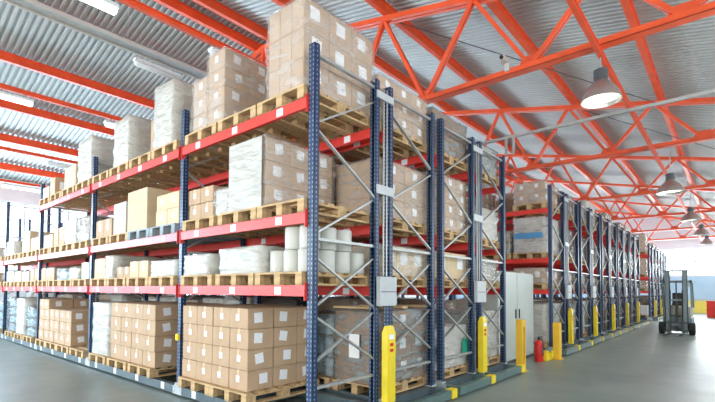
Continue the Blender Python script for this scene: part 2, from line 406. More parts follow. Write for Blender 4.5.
def make_rack(y, nruns, nb, lbl, flip0=0, pitch=PITCH, detail=False, l3skip=(), near=False, buttons=True, end_paint='green_steel'):
    e = empty('mobile_pallet_rack', (X0, y, 0)); tag(e, lbl, 'rack', 'mobile pallet racks')
    xs = [p-X0 for p in POSTX[:nb+1]]
    ln = abs(xs[-1])
    for r in range(nruns):
        yy = r*pitch
        for fi, x in enumerate(xs):
            for dy, rz in ((0, 0), (DEP, PI)):
                link('upright_post', cached('post', lambda: post_mesh(TOP-.17)), e, (x, yy+dy, .17), rz)
            fl = (flip0+r) % 2
            if fi == 0:
                for bi, b in enumerate(brace_list(fl)):
                    link('brace', cached(('brace', fl, bi), lambda: brace_bar(MB(), b, DEP).mesh('brace','galv')), e, (x, yy, 0))
            else:
                def fb():
                    mb = MB()
                    for b in brace_list(fl): brace_bar(mb, b, DEP)
                    return mb.mesh('frame_bracing','galv')
                link('frame_bracing', cached(('fb', fl), fb), e, (x, yy, 0))
        for k in range(nb):
            a, b = xs[k]-.046, xs[k+1]+.046
            L = a-b
            for li in (1, 2, 3):
                if li == 3 and k in l3skip: continue
                for si, dy in enumerate((-.045, DEP+.045)):
                    def bm():
                        mb = MB().box(-L/2, L/2, -.022, .022, -.115, 0)
                        for s in (-1, 1): mb.box(s*L/2-.004, s*L/2+.004, -.03, .03, -.16, .03)
                        for s in (-1, 1): mb.box(s*(L/2+.022)-.022, s*(L/2+.022)+.022, -.03 , -.012, -.16, .03) if False else None
                        return mb.mesh('load_beam','beam')
                    o = link('load_beam', cached(('beam', round(L,3)), bm), e, ((a+b)/2, yy+dy, LV[li]))
                    if (near is True and ((si == 0 and r == 0) or k == 0)) or (k == 0 and si == 0):
                        n = 3 if L < 3 else 4
                        for q in (range(n) if near else (1,)):
                            link('paper_label', cached('bl', lambda: MB().box(-.055,.055,-.024,-.0215,-.10,-.015).mesh('paper_label','paper')), o, (-L/2+L*(q+.5)/n, 0, 0))
        # base of this run
        for dy in (0, DEP):
            link('base_rail', MB().box(-ln-.1, .1, -.045, .045, .03, .146).mesh('base_rail','slate'), e, (0, yy+dy, 0))
            for x in xs: link('post_plate', cached('pp', lambda: MB().box(-.12,.12,-.052,-.044,.03,.146).box(-.06,.06,-.052,-.044,.146,.19).box(-.06,.06,-.06,.05,.148,.172).box(-.09,-.06,-.058,-.05,.06,.09).box(.06,.09,-.058,-.05,.06,.09).box(-.09,-.06,-.058,-.05,.11,.14).box(.06,.09,-.058,-.05,.11,.14).mesh('post_plate','plate')), e, (x, yy+dy, 0), 0 if dy == 0 else PI)
        if near is True and r == 0:
            for k in range(nb):
                L = xs[k]-xs[k+1]; n = 3 if L < 3 else 4
                for q in range(n):
                    o = link('base_label', cached('bs', lambda: MB().box(-.05,.05,-.049,-.045,.045,.145).mesh('base_label','paper')), e, (xs[k+1]+L*(q+.5)/n, yy, 0))
        for x in [xs[k]+(xs[k+1]-xs[k])*f for k in range(nb) for f in (0, .5)]:
            link('base_crossbar', cached('cb', lambda: MB().box(-.05,.05,.05,DEP-.05,.04,.14).mesh('base_crossbar','slate')), e, (x-.02, yy, 0))
        # end frame sticking into the aisle
        for dy in (0, DEP):
            link('end_arm', cached(('ea',end_paint), lambda: MB().box(.1,.27,-.045,.045,.03,.14).mesh('end_arm', end_paint)), e, (0, yy+dy, 0))
        link('end_cap', cached('ec', lambda: MB().box(.265,.375,-.075,.075,.025,.155).mesh('end_cap','yellow', bevel=.006)), e, (0, yy+DEP+.03, 0))
    tot = (nruns-1)*pitch+DEP
    link('end_rail', MB().box(.28, .36, -.06, tot, .03, .145).box(.12,.28,-.03,tot-.05,.03,.05).mesh('end_rail', end_paint), e)
    if buttons:
        yc = DEP+(pitch-DEP)/2
        col = link('control_column', MB().box(.06,.16,-.10,.10,0,.0).mesh('x','yellow') if False else column_mesh(), e, (.14, yc-.03, .172))
        link('operating_label', MB().box(.046,.05,-.055,.045,.76,.82).mesh('operating_label','paper'), col)
        for z in (.68, .61): link('push_button', MB().box(.046,.056,-.03,.02,z,z+.035).mesh('push_button','red'), col)
        bx = link('control_box', MB().cbox(0,0,0,.07,.34,.36).mesh('control_box','plate',bevel=.008), e, (.085, yc, 1.33))
        link('box_seam', MB().box(.034,.038,-.16,.16,.17,.18).mesh('box_seam','dark'), bx)
        link('tie_plate', MB().cbox(0,0,0,.02,.34,.11).mesh('tie_plate','plate'), e, (.055, yc, 2.71))
        link('tie_plate', MB().cbox(0,0,0,.02,.34,.09).mesh('tie_plate','plate'), e, (.055, yc, 3.9))
        link('cable_conduit', MB().tube([(.03,yc,1.7),(.03,yc,4.05)],.012).tube([(.05,yc+.04,1.7),(.05,yc+.04,4.05)],.009).mesh('cable_conduit','galv'), e)
    return e
def column_mesh():
    def f():
        mb = MB(); v = [(-.045,-.08,0),(.045,-.08,0),(.045,.08,0),(-.045,.08,0),(-.045,-.08,.84),(.045,-.08,.84),(.045,.08,.84),(-.045,.08,.84),(-.02,-.06,.92),(.02,-.06,.92),(.02,.06,.92),(-.02,.06,.92)]
        mb.v = v; mb.f = [(0,3,2,1),(0,1,5,4),(1,2,6,5),(2,3,7,6),(3,0,4,7),(4,5,9,8),(5,6,10,9),(6,7,11,10),(7,4,8,11),(8,9,10,11)]
        return mb.mesh('control_column','yellow')
    return cached('col', f)
near_rack = make_rack(Y0, 2, 5, 'nearest blue and red pallet rack with the long front full of cartons', 0, near=True, l3skip=(3,4))
make_rack(Y0+2*PITCH, 2, 3, 'second blue rack from the camera, left of the white cabinet', 0, near='b')
P2 = 1.372; YB2 = Y0+7.96
for c in range(5):
    make_rack(YB2+2*P2*c, 2, 2, '%s blue rack of the middle block, counted from the white cabinet' % ORD[c], c, P2, end_paint='midgrey')
YB3 = Y0+24.9
for c in range(3):
    make_rack(YB3+2*P2*c, 2, 2, '%s blue rack of the farthest block, past the middle block' % ORD[c], c, P2, end_paint='midgrey')

sb = link('sensor_box', MB().box(-.035,.035,-.075,-.040,-.045,.045).box(-.02,.02,-.085,-.075,-.025,.02).mesh('sensor_box','yellow',bevel=.004), near_rack, (POSTX[1]-X0, 0, .84)); sb['label'] = 'small yellow sensor box'
# ------------------------------------------------------------------ pallets
def pallet(x, y, z, lbl, w=.8, d=1.2, mat='wood', group='wooden pallets on the racks', rz=0):
    def deck():
        mb = MB(); n = 7
        for k in range(n):
            u = -d/2+.05+(d-.1)*k/(n-1); mb.box(-w/2, w/2, u-.05, u+.05, .122, .144)
        return mb.mesh('top_deck', mat)
    def run():
        mb = MB().box(-.05,.05,-d/2,d/2,0,.022)
        for u in (-d/2+.07, 0, d/2-.07): mb.box(-.05,.05,u-.07,u+.07,.022,.1)
        mb.box(-.05,.05,-d/2,d/2,.1,.122)
        return mb.mesh('runner', mat)
    e = empty('wooden_pallet', (x, y, z+.002), rz); tag(e, lbl, 'pallet', group)
    link('top_deck', cached(('deck',w,d,mat), deck), e)
    for s in (-1, 0, 1): link('runner', cached(('run',w,d,mat), run), e, (s*(w/2-.05), 0, 0))
    return e
# ------------------------------------------------------------------ goods
def carton_mesh(w, d, h, mat):
    def f(): return MB().cbox(0,0,0,w,d,h).mesh('carton', mat, bevel=.006)
    return cached(('ct', round(w,3), round(d,3), round(h,3), mat), f)
def carton_parts(o, w, d, h, front=True, side=True, jit=True, sz=.42, tape=True):
    """paper sticker on the front (-y) and on the right (+x) side, tape over the middle"""
    s = min(sz*h, .42*w if w < .5 else .2, .17)
    rs = random.uniform(-.2, .2) if jit else 0
    if front:
        st = link('sticker', cached(('sf', round(s,3)), lambda: MB().box(-s*.34,s*.34,-.0025,.0,-s*.38,s*.38).mesh('sticker','paper')), o, (random.uniform(-.06,.06)*w, -d/2-.0005, h*.55)); st.rotation_euler = (0, rs*.5, 0)
    if side:
        st = link('sticker', cached(('ss', round(s,3)), lambda: MB().box(0,.0025,-s*.6,s*.6,-s*.6,s*.6).mesh('sticker','paper')), o, (w/2+.0005, random.uniform(-.12,.12)*d, h*.55)); st.rotation_euler = (rs, 0, 0)
    if tape:
        link('tape', cached(('tp', round(w,3), round(d,3), round(h,3)), lambda: MB().box(-.022,.022,-d/2-.0015,d/2+.0015,h-.001,h+.0015).box(-.022,.022,-d/2-.0015,-d/2,h*.72,h).mesh('tape','tape')), o)
def loose(x0, y0, z, nx, ny, nz, cw, cd, ch, place, mat='card', side=True, jit=.012, stk=True, gap=.006, group=None):
    """free-standing cartons; x0,y0 = left front corner; only the ones that can be seen (front, right side, top)"""
    colw = ['leftmost','second','third','fourth','fifth']
    for k in range(nz):
        for i in range(nx):
            for j in range(ny):
                if not (j == 0 or i == nx-1 or k == nz-1): continue
                w, d, h = cw-gap, cd-gap, ch-.003
                o = link('carton', carton_mesh(w, d, h, mat), None, (x0+cw*(i+.5)+random.uniform(-jit,jit)*.1, y0+cd*(j+.5)+(random.uniform(-jit,0) if j == 0 else 0), z+ch*k+.001), random.uniform(-1,1)*jit*.4)
                if stk: carton_parts(o, w, d, h, j == 0, i == nx-1 and side)
                row = ('top' if k == nz-1 else 'bottom' if k == 0 else '%s-from-bottom' % ORD[k]) + ' layer' if nz > 1 else ''
                cl = ('right' if i == nx-1 else 'left' if i == 0 else ORD[i]+'-from-left') + ' column' if nx > 1 else ''
                dp = ('front' if j == 0 else 'rear' if j == ny-1 else 'middle' if ny == 3 else ORD[j]+'-deep') if ny > 1 else ''
                q = ', '.join(t for t in (row, cl, dp) if t)
                col = {'card':'brown','card2':'tan','card3':'dark brown','white_card':'white'}[mat]
                tag(o, ('%s carton, %s, %s' % (col, q, place)) if q else '%s carton %s' % (col, place), 'carton', group or 'cartons %s' % place)
def film_mesh(w, d, h, mat, lump=.012, peak=0, seed=0):
    def f():
        rnd = random.Random(seed); bm = bmesh.new()
        nx, ny, nz = 6, 6, 8
        W, D = w/2+.008, d/2+.008
        ring = []
        for i in range(nx): ring.append((-W+2*W*i/nx, -D))
        for i in range(ny): ring.append((W, -D+2*D*i/ny))
        for i in range(nx): ring.append((W-2*W*i/nx, D))
        for i in range(ny): ring.append((-W, D-2*D*i/ny))
        R = []
        for k in range(nz+1):
            z = .004+(h+.006)*k/nz; row = []
            for (x, y) in ring:
                o = abs(rnd.gauss(0, lump)); sx = x/W; sy = y/D
                row.append(bm.verts.new((x+(o if abs(sx) == 1 else 0)*sx, y+(o if abs(sy) == 1 else 0)*sy, z)))
            R.append(row)
        n = len(ring)
        for k in range(nz):
            for i in range(n): bm.faces.new((R[k][i], R[k][(i+1)%n], R[k+1][(i+1)%n], R[k+1][i]))
        c = []
        for s, dz in ((.86, .012), (.5, .02+peak*.5)):
            row = [bm.verts.new((x*s, y*s, h+dz+rnd.uniform(0, .02)+(peak if False else 0))) for x, y in ring]; c.append(row)
        prev = R[-1]
        for row in c:
            for i in range(n): bm.faces.new((prev[i], prev[(i+1)%n], row[(i+1)%n], row[i]))
            prev = row
        t = bm.verts.new((0, 0, h+.03+peak))
        for i in range(n): bm.faces.new((prev[i], prev[(i+1)%n], t))
        for fc in bm.faces: fc.smooth = True
        me = bpy.data.meshes.new('stretch_film'); bm.to_mesh(me); bm.free(); me.materials.append(M[mat]); return me
    return cached(('film', round(w,2), round(d,2), round(h,2), mat, peak, seed), f)
def wrapped(x0, y0, z, w, d, h, n, lbl, mat='card', film='film', stickers=True, peak=0, seed=0, group='wrapped pallet loads', steps=None, tape=False, vert=False):
    """one load tied by film: cartons inside, film outside; x0,y0 = left front corner"""
    nx, ny, nz = n
    e = empty('wrapped_load', (x0+w/2, y0+d/2, z)); tag(e, lbl, 'wrapped load', group)
    cw, cd, ch = w/nx, d/ny, h/nz
    for i in range(nx):
        for j in range(ny):
            for k in range(nz):
                if not (i in (0, nx-1) or j in (0, ny-1) or k == nz-1): continue
                if steps and (i, k) in steps: continue
                o = link('carton', carton_mesh(cw-.004, cd-.004, ch-.003, mat), e, (-w/2+cw*(i+.5), -d/2+cd*(j+.5), ch*k+.001))
                if stickers and i == nx-1:
                    s = min(.15, ch*.36)
                    st = link('sticker', cached(('ws', round(s,3)), lambda: MB().box(0,.003,-s*.6,s*.6,-s*.6,s*.6).mesh('sticker','paper')), o, (cw/2-.001, random.uniform(-.08,.08)*cd, ch*.6)); st.rotation_euler = (random.uniform(-.12,.12),0,0)
                if stickers == 2 and j == 0:
                    s = min(.12, ch*.3)
                    link('sticker', cached(('wf', round(s,3)), lambda: MB().box(-s*.5,s*.5,-.003,0,-s*.6,s*.6).mesh('sticker','paper')), o, (0, -cd/2+.001, ch*.6))
    if film:
        if steps:
            for i in range(nx):
                hh = ch*(nz-sum(1 for s in steps if s[0] == i))
                f = link('stretch_film', film_mesh(cw, d, hh, film, peak=peak if i == nx-1 else 0, seed=seed+i), e, (-w/2+cw*(i+.5), 0, 0))
        else: link('stretch_film', film_mesh(w, d, h, film, peak=peak, seed=seed), e)
    return e
def bottle_stack(x0, y0, z, w, d, h, layers, lbl, film='film_grey', group='stacks of pale blue bottles'):
    e = empty('bottle_stack', (x0+w/2, y0+d/2, z)); tag(e, lbl, 'bottles', group)
    nx = max(2, round(w/.24)); ny = max(2, round(d/.26)); r = min(w/nx, d/ny)/2*.97; lh = h/layers
    for k in range(layers):
        for i in range(nx):
            for j in range(ny):
                if j and i != nx-1: continue
                link('bottle', cached(('bot', round(r,3), round(lh,3)), lambda: MB().lathe([(r*.92,0.003),(r,.02),(r,lh*.3),(r*.93,lh*.34),(r,lh*.38),(r,lh*.72),(r*.6,lh*.86),(r*.25,lh*.9),(r*.25,lh-.012)], 14).mesh('bottle','drum',smooth=True)), e, (-w/2+w*(i+.5)/nx, -d/2+d*(j+.5)/ny, k*lh))
        link('tray', cached(('tray', round(w,2), round(d,2)), lambda: MB().cbox(0,0,0,w,d,.008).mesh('tray','card3')), e, (0,0,(k+1)*lh-.01))
    link('stretch_film', film_mesh(w, d, h, film, lump=.004, seed=3), e)

# ---- front row, one pallet under every load. BAY names for the labels
BAY = ['corner bay','second bay','third bay','fourth bay','fifth bay']
LVN = ['ground level','lowest shelf','middle shelf','top shelf']
PH += .003
G = LV[0]+PH; A1 = LV[1]+PH; A2 = LV[2]+PH; A3 = LV[3]+PH
YP = Y0+DEP/2     # pallet centre across the rack depth
PF = Y0-.012      # front edge of the pallets
pspots = {
 (0,0): [-5.54,-4.735], (0,1): [-9.0,-8.1,-7.22], (0,2): [-12.585,-11.78,-10.98,-10.1], (0,3): [-15.7,-14.65,-13.75], (0,4): [-19.3,-18.2,-17.1],
 (1,0): [-5.52,-4.63,-3.8], (1,1): [-9.02,-8.2,-7.35,-6.53], (1,2): [-12.55,-11.7,-10.88,-10.05], (1,3): [-16.05,-15.2,-14.35,-13.52], (1,4): [-19.3,-18.4,-17.2],
 (2,0): [-5.5,-4.60,-3.78], (2,1): [-9.0,-8.15,-7.35,-6.53], (2,2): [-12.5,-11.65,-10.85,-10.05], (2,3): [-16.0,-15.2,-14.35,-13.52], (2,4): [-19.3,-18.4,-17.2],
 (3,0): [-5.48,-4.63,-3.8], (3,1): [-9.05,-8.2,-7.35,-6.52], (3,2): [-12.6,-11.75,-10.9,-10.0],
}
for (li, bi), xs in pspots.items():
    n = len(xs)
    for k, x in enumerate(xs):
        q = n-k-1
        mat = 'wood_grey' if (li, bi) == (2,1) and k in (2,3) else 'wood'
        col = 'blue-grey' if mat == 'wood_grey' else 'wooden'
        pallet(x, YP, LV[li], '%s pallet, %s from the right, %s of the %s, front rack' % (col, ORD[q], LVN[li], BAY[bi]), mat=mat)
# ground level
loose(-5.95, PF, G, 4, 3, 4, .386, .39, .249, 'in the ground stack beside the corner post')
wrapped(-9.36, PF, G, .78, 1.1, .95, (2,3,4), 'white-wrapped tall load on the ground left in the second bay', 'white_card', 'film_white', False)
loose(-8.52, PF, G, 4, 3, 4, .43, .39, .245, 'in the second bay ground stack')
loose(-12.97, PF, G, 2, 2, 4, .39, .5, .243, 'in the third bay left ground stack', 'card')
loose(-12.14, PF, G, 2, 2, 3, .35, .5, .25, 'in the third bay middle ground stack')
loose(-11.4, PF, G, 2, 3, 3, .38, .39, .25, 'in the third bay right ground stack')
bottle_stack(-16.15, PF, G, .85, 1.1, .94, 4, 'tall film-wrapped stack of pale blue bottles, left in the fourth bay')
wrapped(-15.06, PF, G, .80, 1.1, .93, (2,3,4), 'pale carton load on the ground, middle of the fourth bay', 'card2', 'film_white', False)
bottle_stack(-14.15, PF, G, .78, 1.1, .72, 3, 'lower stack of pale blue bottles, right in the fourth bay')
bottle_stack(-17.5, PF, G, .8, 1.1, .80, 3, 'film-wrapped blue bottles on the ground in the fifth bay')
loose(-18.6, PF, G, 2, 2, 3, .4, .5, .26, 'in the fifth bay ground stack')
# lowest shelf
wrapped(-5.92, PF, A1, .66, 1.0, .27, (2,2,2), 'low white-wrapped bundle, left on the lowest shelf of corner bay', 'white_card', 'film_white', False)
loose(-5.13, PF+.64, A1, 2, 1, 1, .36, .4, .33, 'behind the low white bundle on the lowest shelf', 'card')
wrapped(-5.0, PF, A1, .84, .57, .31, (2,2,2), 'wider white-wrapped bundle beside the rolls on the lowest shelf', 'white_card', 'film_white', False, seed=4, peak=.02)
rn = 0
def roll(x, y, z, lbl):
    r, h = .115, .252
    e = link('wrapped_roll', cached('roll', lambda: MB().lathe([(r*.4,0),(r*.96,0),(r,.012),(r,h-.014),(r*.95,h-.002),(r*.4,h-.002),(r*.36,h-.03),(.01,h-.03)], 22).mesh('wrapped_roll','roll',smooth=True)), None, (x, y, z))
    tag(e, lbl, 'roll', 'white rolls on the lowest shelf')
for j in range(4):
    for i, x in enumerate((-4.0, -3.76, -3.52)):
        roll(x, PF+.14+j*.26, A1+.002, 'white roll, lower layer, %s column, %s row from the front, lowest shelf' % (('left','middle','right')[i], ORD[j]))
for j in range(3):
    for i, x in enumerate((-3.74, -3.50)):
        roll(x, PF+.14+j*.26, A1+.256, 'white roll, upper layer, %s column, %s row from the front, lowest shelf' % (('left','right')[i], ORD[j]))
loose(-9.40, PF, A1, 1, 1, 1, .54, .8, .38, 'on the lowest shelf, far left of the second bay', 'card2')
wrapped(-8.79, PF, A1, .33, .9, .40, (1,2,2), 'narrow white-wrapped load, left on the lowest shelf, second bay', 'card2', 'film_white', False)
loose(-8.33, PF, A1, 2, 2, 1, .27, .4, .19, 'on the lowest shelf, small pair in the second bay', 'card')
loose(-7.77, PF, A1, 2, 2, 1, .33, .4, .27, 'on the lowest shelf, middle of the second bay', 'card2')
loose(-7.11, PF+.1, A1, 1, 1, 1, .12, .3, .2, 'narrow, beside the low white load, lowest shelf', 'card3')
wrapped(-6.94, PF, A1, .80, 1.1, .23, (2,2,1), 'low flat white load, right on the lowest shelf, second bay', 'white_card', 'film_white', False)
loose(-12.93, PF, A1, 3, 2, 1, .35, .5, .29, 'on the lowest shelf, left of the third bay', 'card')
bottle_stack(-11.66, PF, A1, .72, 1.1, .24, 1, 'single layer of pale bottles, lowest shelf of the third bay')
wrapped(-10.85, PF, A1, .66, 1.0, .24, (2,2,1), 'grey-wrapped low load, lowest shelf, right half of third bay', 'card2', 'film_grey', False)
loose(-10.12, PF, A1, 1, 2, 1, .42, .5, .34, 'white pair, lowest shelf, right end of third bay', 'white_card')
loose(-16.4, PF, A1, 2, 2, 1, .38, .5, .30, 'on the lowest shelf, far left of the fourth bay', 'white_card')
loose(-15.5, PF, A1, 2, 2, 1, .36, .5, .28, 'on the lowest shelf, left middle of the fourth bay', 'card2')
loose(-14.7, PF, A1, 2, 2, 1, .34, .5, .26, 'on the lowest shelf, right middle of the fourth bay', 'white_card')
loose(-13.85, PF, A1, 2, 2, 1, .34, .5, .31, 'on the lowest shelf, right end of the fourth bay', 'card')
loose(-19.5, PF, A1, 3, 2, 1, .5, .5, .3, 'on the lowest shelf of the fifth bay', 'card')
# middle shelf
loose(-5.84, PF, A2, 2, 2, 2, .31, .5, .215, 'on the middle shelf, left of the corner bay', 'card')
wrapped(-5.16, PF, A2, .30, .8, .34, (1,2,1), 'crumpled clear plastic bundle on the middle shelf, corner bay', 'white_card', 'film', False, seed=9, peak=.05)
cover = wrapped(-4.78, PF, A2, .67, 1.12, .84, (2,3,3), 'tall wrapped carton load with white labels, middle shelf, corner bay', 'card', 'film', 1, seed=2, peak=.02)
loose(-9.36, PF, A2, 2, 2, 1, .38, .5, .34, 'on the middle shelf, far left of the second bay', 'card')
loose(-8.54, PF, A2, 2, 1, 1, .28, .8, .57, 'white tall pair on the middle shelf, second bay', 'white_card', stk=False)
loose(-7.94, PF, A2, 2, 2, 1, .38, .5, .70, 'large, on the middle shelf of the second bay', 'card2', stk=False)
loose(-6.85, PF, A2, 2, 2, 2, .36, .5, .245, 'on the middle shelf, right of the second bay', 'card2')
loose(-12.8, PF, A2, 2, 2, 1, .36, .5, .32, 'on the middle shelf, left of the third bay', 'card2')
loose(-12.0, PF, A2, 2, 2, 1, .36, .5, .42, 'on the middle shelf, left middle of the third bay', 'card')
wrapped(-11.16, PF, A2, .72, 1.0, .52, (2,2,3), 'wrapped pale load on the middle shelf, third bay, left one', 'card2', 'film_white', False, seed=3)
wrapped(-10.32, PF, A2, .68, 1.0, .5, (2,2,3), 'wrapped grey-brown load on the middle shelf, third bay, right one', 'card3', 'film_grey', False, seed=5)
loose(-14.75, PF, A2, 2, 2, 2, .36, .5, .28, 'fourth bay middle shelf, left stack', 'card2')
loose(-13.95, PF, A2, 2, 2, 1, .38, .5, .34, 'fourth bay middle shelf, right stack', 'card')
wrapped(-16.4, PF, A2, .8, 1.0, .4, (2,2,2), 'white-wrapped low load on the middle shelf, fourth bay', 'white_card', 'film_white', False, seed=6)
loose(-18.9, PF, A2, 3, 2, 1, .4, .5, .35, 'on the middle shelf of the fifth bay', 'white_card')
link('film_glare_sheet', MB().box(-.335,.325,-.615,-.608,.0,.83).box(-.335,.325,-.62,-.615,.26,.30).mesh('film_glare_sheet','film_white'), cover)  # front film, its overexposed white put in as an extra pale sheet
# top shelf
wrapped(-4.08, PF, A3, .60, 1.2, 1.03, (3,3,3), 'very tall film-wrapped carton load above the corner post', 'card', 'film', 1, seed=11, peak=.1)
wrapped(-5.78, PF, A3, .78, 1.15, 1.0, (2,3,4), 'stepped wrapped carton load, left on the top shelf, corner bay', 'card', 'film', 2, seed=12, peak=.04, steps=[(0,3)])
wrapped(-6.95, PF, A3, .60, 1.0, 1.0, (2,3,4), 'white-wrapped tall load, right end of the second bay, top shelf', 'card2', 'film_white', False, seed=13)
loose(-7.32, PF+.1, A3, 1, 2, 1, .33, .4, .62, 'narrow brown, beside the white-wrapped load, top shelf', 'card', stk=False)
wrapped(-8.55, PF, A3, .64, 1.0, .84, (2,3,4), 'white-wrapped load, left part of the second bay, top shelf', 'white_card', 'film_white', False, seed=14)
wrapped(-10.42, PF, A3, .76, 1.1, .88, (2,3,4), 'tall white-wrapped load, right end of the third bay, top shelf', 'white_card', 'film_white', False, seed=15)
loose(-11.36, PF, A3, 2, 2, 1, .36, .45, .50, 'on the top shelf, middle of the third bay', 'card2', stk=False)
loose(-12.4, PF, A3, 1, 1, 1, .38, .5, .44, 'tall single, left part of the third bay, top shelf', 'card')
loose(-12.98, PF, A3, 1, 1, 1, .5, .6, .30, 'white single, far left end of the top shelf', 'white_card')

# ---- rows behind: generic loads, one pallet each
RC = ['card','card','card2','card3','white_card']
def fill_run(y, bays, rowname, seed, levels=(0,1,2,3), special={}, maxh=(1.08,.45,.88,.8)):
    rnd = random.Random(seed); yc = y+DEP/2
    for bi in bays:
        n = 3 if bi == 0 else 4
        xa, xb = POSTX[bi+1]+.06, POSTX[bi]-.06
        for li in levels:
            for k in range(n):
                q = n-1-k
                x = xb-(xb-xa)*(q+.5)/n
                sp = special.get((li, bi, q))
                if sp == 'none': continue
                if sp is None and rnd.random() < .12: continue
                where = ('%s, %s, %s' % (LVN[li], BAY[bi], rowname)) if len(rowname.split()) < 4 else '%s, %s' % (LVN[li], rowname)
                pallet(x, yc, LV[li], 'wooden pallet, %s from the aisle, %s' % (ORD[q], where), group='pallets in the rear rows')
                z = LV[li]+PH
                if callable(sp): sp(x, yc, z); continue
                h = maxh[li]*rnd.uniform(.6 if li else .92, 1.0); nz = max(1, round(h/.26))
                cm = rnd.choice(RC); fm = rnd.choice(['film','film','film_grey','film_white'])
                wd = rnd.uniform(.68,.78); dd = rnd.uniform(1.0,1.18)
                nm = {'card':'brown','card2':'tan','card3':'dark brown','white_card':'white'}[cm]
                wrapped(x-wd/2, yc-dd/2, z, wd, dd, h, (2,3,nz), 'wrapped %s load, %s from the aisle, %s' % (nm, ORD[q], where), cm, fm, 1 if cm != 'white_card' else False, seed=rnd.randint(0,5), group='wrapped loads in the rear rows')
def sp_load(w, d, h, n, lbl, mat, film, st=1, extra=None, **k):
    def f(x, yc, z):
        e = wrapped(x-w/2, yc-d/2, z, w, d, h, n, lbl, mat, film, st, group='wrapped loads in the rear rows', **k)
        if extra: extra(e, w, d, h)
    return f
def sheet(e, w, d, h):   # big white delivery note on the front, pallet boards laid on top
    link('delivery_note', MB().box(-.08,.10,-d/2-.045,-d/2-.042,h*.35,h*.68).mesh('delivery_note','paper'), e)
    link('cover_boards', MB().box(-w/2-.02,w/2+.02,-d/2-.02,-d/2+.1,h+.03,h+.06).box(-w/2-.02,w/2+.02,-.06,.06,h+.03,h+.06).box(-w/2-.02,w/2+.02,d/2-.1,d/2+.02,h+.03,h+.06).mesh('cover_boards','wood'), e)
def greenpatch(e, w, d, h):
    link('green_panel', MB().box(w/2+.042,w/2+.046,-d/2+.05,-d/2+.25,h*.25,h*.6).box(w/2+.042,w/2+.046,d/2-.25,d/2-.06,h*.3,h*.65).mesh('green_panel','green'), e)
def blueband(e, w, d, h):
    link('blue_band', MB().box(-w/2+.03,w/2-.04,-d/2-.048,-d/2-.044,h*.40,h*.56).mesh('blue_band','blue'), e)
def bottles_sp(x, yc, z): bottle_stack(x-.36, yc-.5, z, .72, 1.0, .88, 3, 'film-wrapped pale blue bottles seen through the corner frame, second row')
Yr = [Y0+PITCH*k for k in range(4)]
fill_run(Yr[1], (0,1), 'second row', 21, special={
  (0,0,0): sp_load(.76,1.15,.95,(2,3,3),'grey-wrapped load with a white delivery note, ground, second row','card3','film_grey',1,sheet),
  (0,0,1): bottles_sp, (0,0,2): 'none',
  (3,0,0): sp_load(.76,1.16,.64,(2,3,3),'wrapped brown cartons with white labels on top of second row','card','film',1),
  (2,0,0): sp_load(.76,1.16,.76,(2,2,3),'brown carton load beside the frame on the middle shelf, second row','card','film',1),
  (1,0,0): sp_load(.76,1.1,.40,(2,3,1),'pale brown cartons beside the frame on the lowest shelf, second row','card2','film',1)})
fill_run(Yr[1], (2,3,4), 'second row', 23, levels=(0,1,2))  # ground loads here added so the space behind the front stacks stays dark
fill_run(Yr[2], (1,), 'third row', 29, levels=(0,1,2))
fill_run(Yr[2], (2,), 'third row', 31, levels=(0,))  # added to block bright glimpses below the lowest beams
fill_run(Yr[3], (1,2), 'fourth row', 33, levels=(0,))  # likewise added ground loads, darkening the gaps under the lowest shelf
fill_run(Yr[2], (0,), 'third row', 25, special={
  (0,0,0): sp_load(.76,1.12,.66,(1,1,1),'white wrapped crate with green panels on the ground, third row','white_card','film',0,greenpatch),
  (3,0,0): sp_load(.74,1.1,.64,(1,2,2),'grey film-wrapped load on top of the third row','card3','film_grey',0),
  (2,0,0): sp_load(.76,1.1,.87,(2,3,4),'tall brown labelled carton load, middle shelf, third row','card','film',1),
  (1,0,0): sp_load(.76,1.1,.42,(2,2,1),'yellowish carton load on the lowest shelf, third row','card2',None,1)})
fill_run(Yr[3], (0,), 'fourth row', 27, special={
  (3,0,0): sp_load(.74,1.1,.52,(2,2,2),'grey-white wrapped load on top of the fourth row','white_card','film_grey',0),
  (0,0,0): sp_load(.76,1.1,.85,(2,3,3),'pale wrapped load on the ground in the fourth row','white_card','film',0)})
for r in range(10):
    nm = '%s row past the cabinet' % ORD[r]
    sp = {}
    if r == 0: sp = {
      (3,0,0): sp_load(.74,1.15,.55,(2,3,2),'brown cartons on top of the first row past the cabinet','card','film',2),
      (2,0,0): sp_load(.76,1.15,.88,(1,1,1),'white-wrapped load with a blue band past the cabinet','white_card','film',0,blueband),
      (1,0,0): sp_load(.74,1.1,.38,(2,2,1),'brown cartons, lowest shelf, just above the white cabinet','card','film',2),
      (0,0,0): sp_load(.76,1.1,.9,(1,1,6),'white striped load on the ground behind the fire extinguisher','white_card','film_white',0)}
    fill_run(YB2+P2*r, (0,), nm, 40+r, special=sp, maxh=(1.0,.44,.86,.75))
for r in range(4):
    nm = '%s row of the farthest block' % ORD[r]
    sp = {}
    if r == 0: sp = {
      (3,0,0): sp_load(.66,1.1,1.0,(1,2,3),'tall brown cartons on top of the farthest block corner','card','film',2),
      (2,0,0): sp_load(.7,1.1,.86,(1,2,3),'brown labelled cartons, middle shelf, farthest block corner','card','film',2),
      (1,0,0): sp_load(.7,1.1,.42,(1,2,2),'brown cartons, lowest shelf, farthest block corner','card3','film',0),
      (0,0,0): sp_load(.76,1.1,.5,(1,1,1),'low white crate on the ground, farthest block corner','white_card',None,0)}
    fill_run(YB3+P2*r, (0,), nm, 70+r, special=sp, maxh=(1.0,.44,.86,.75))

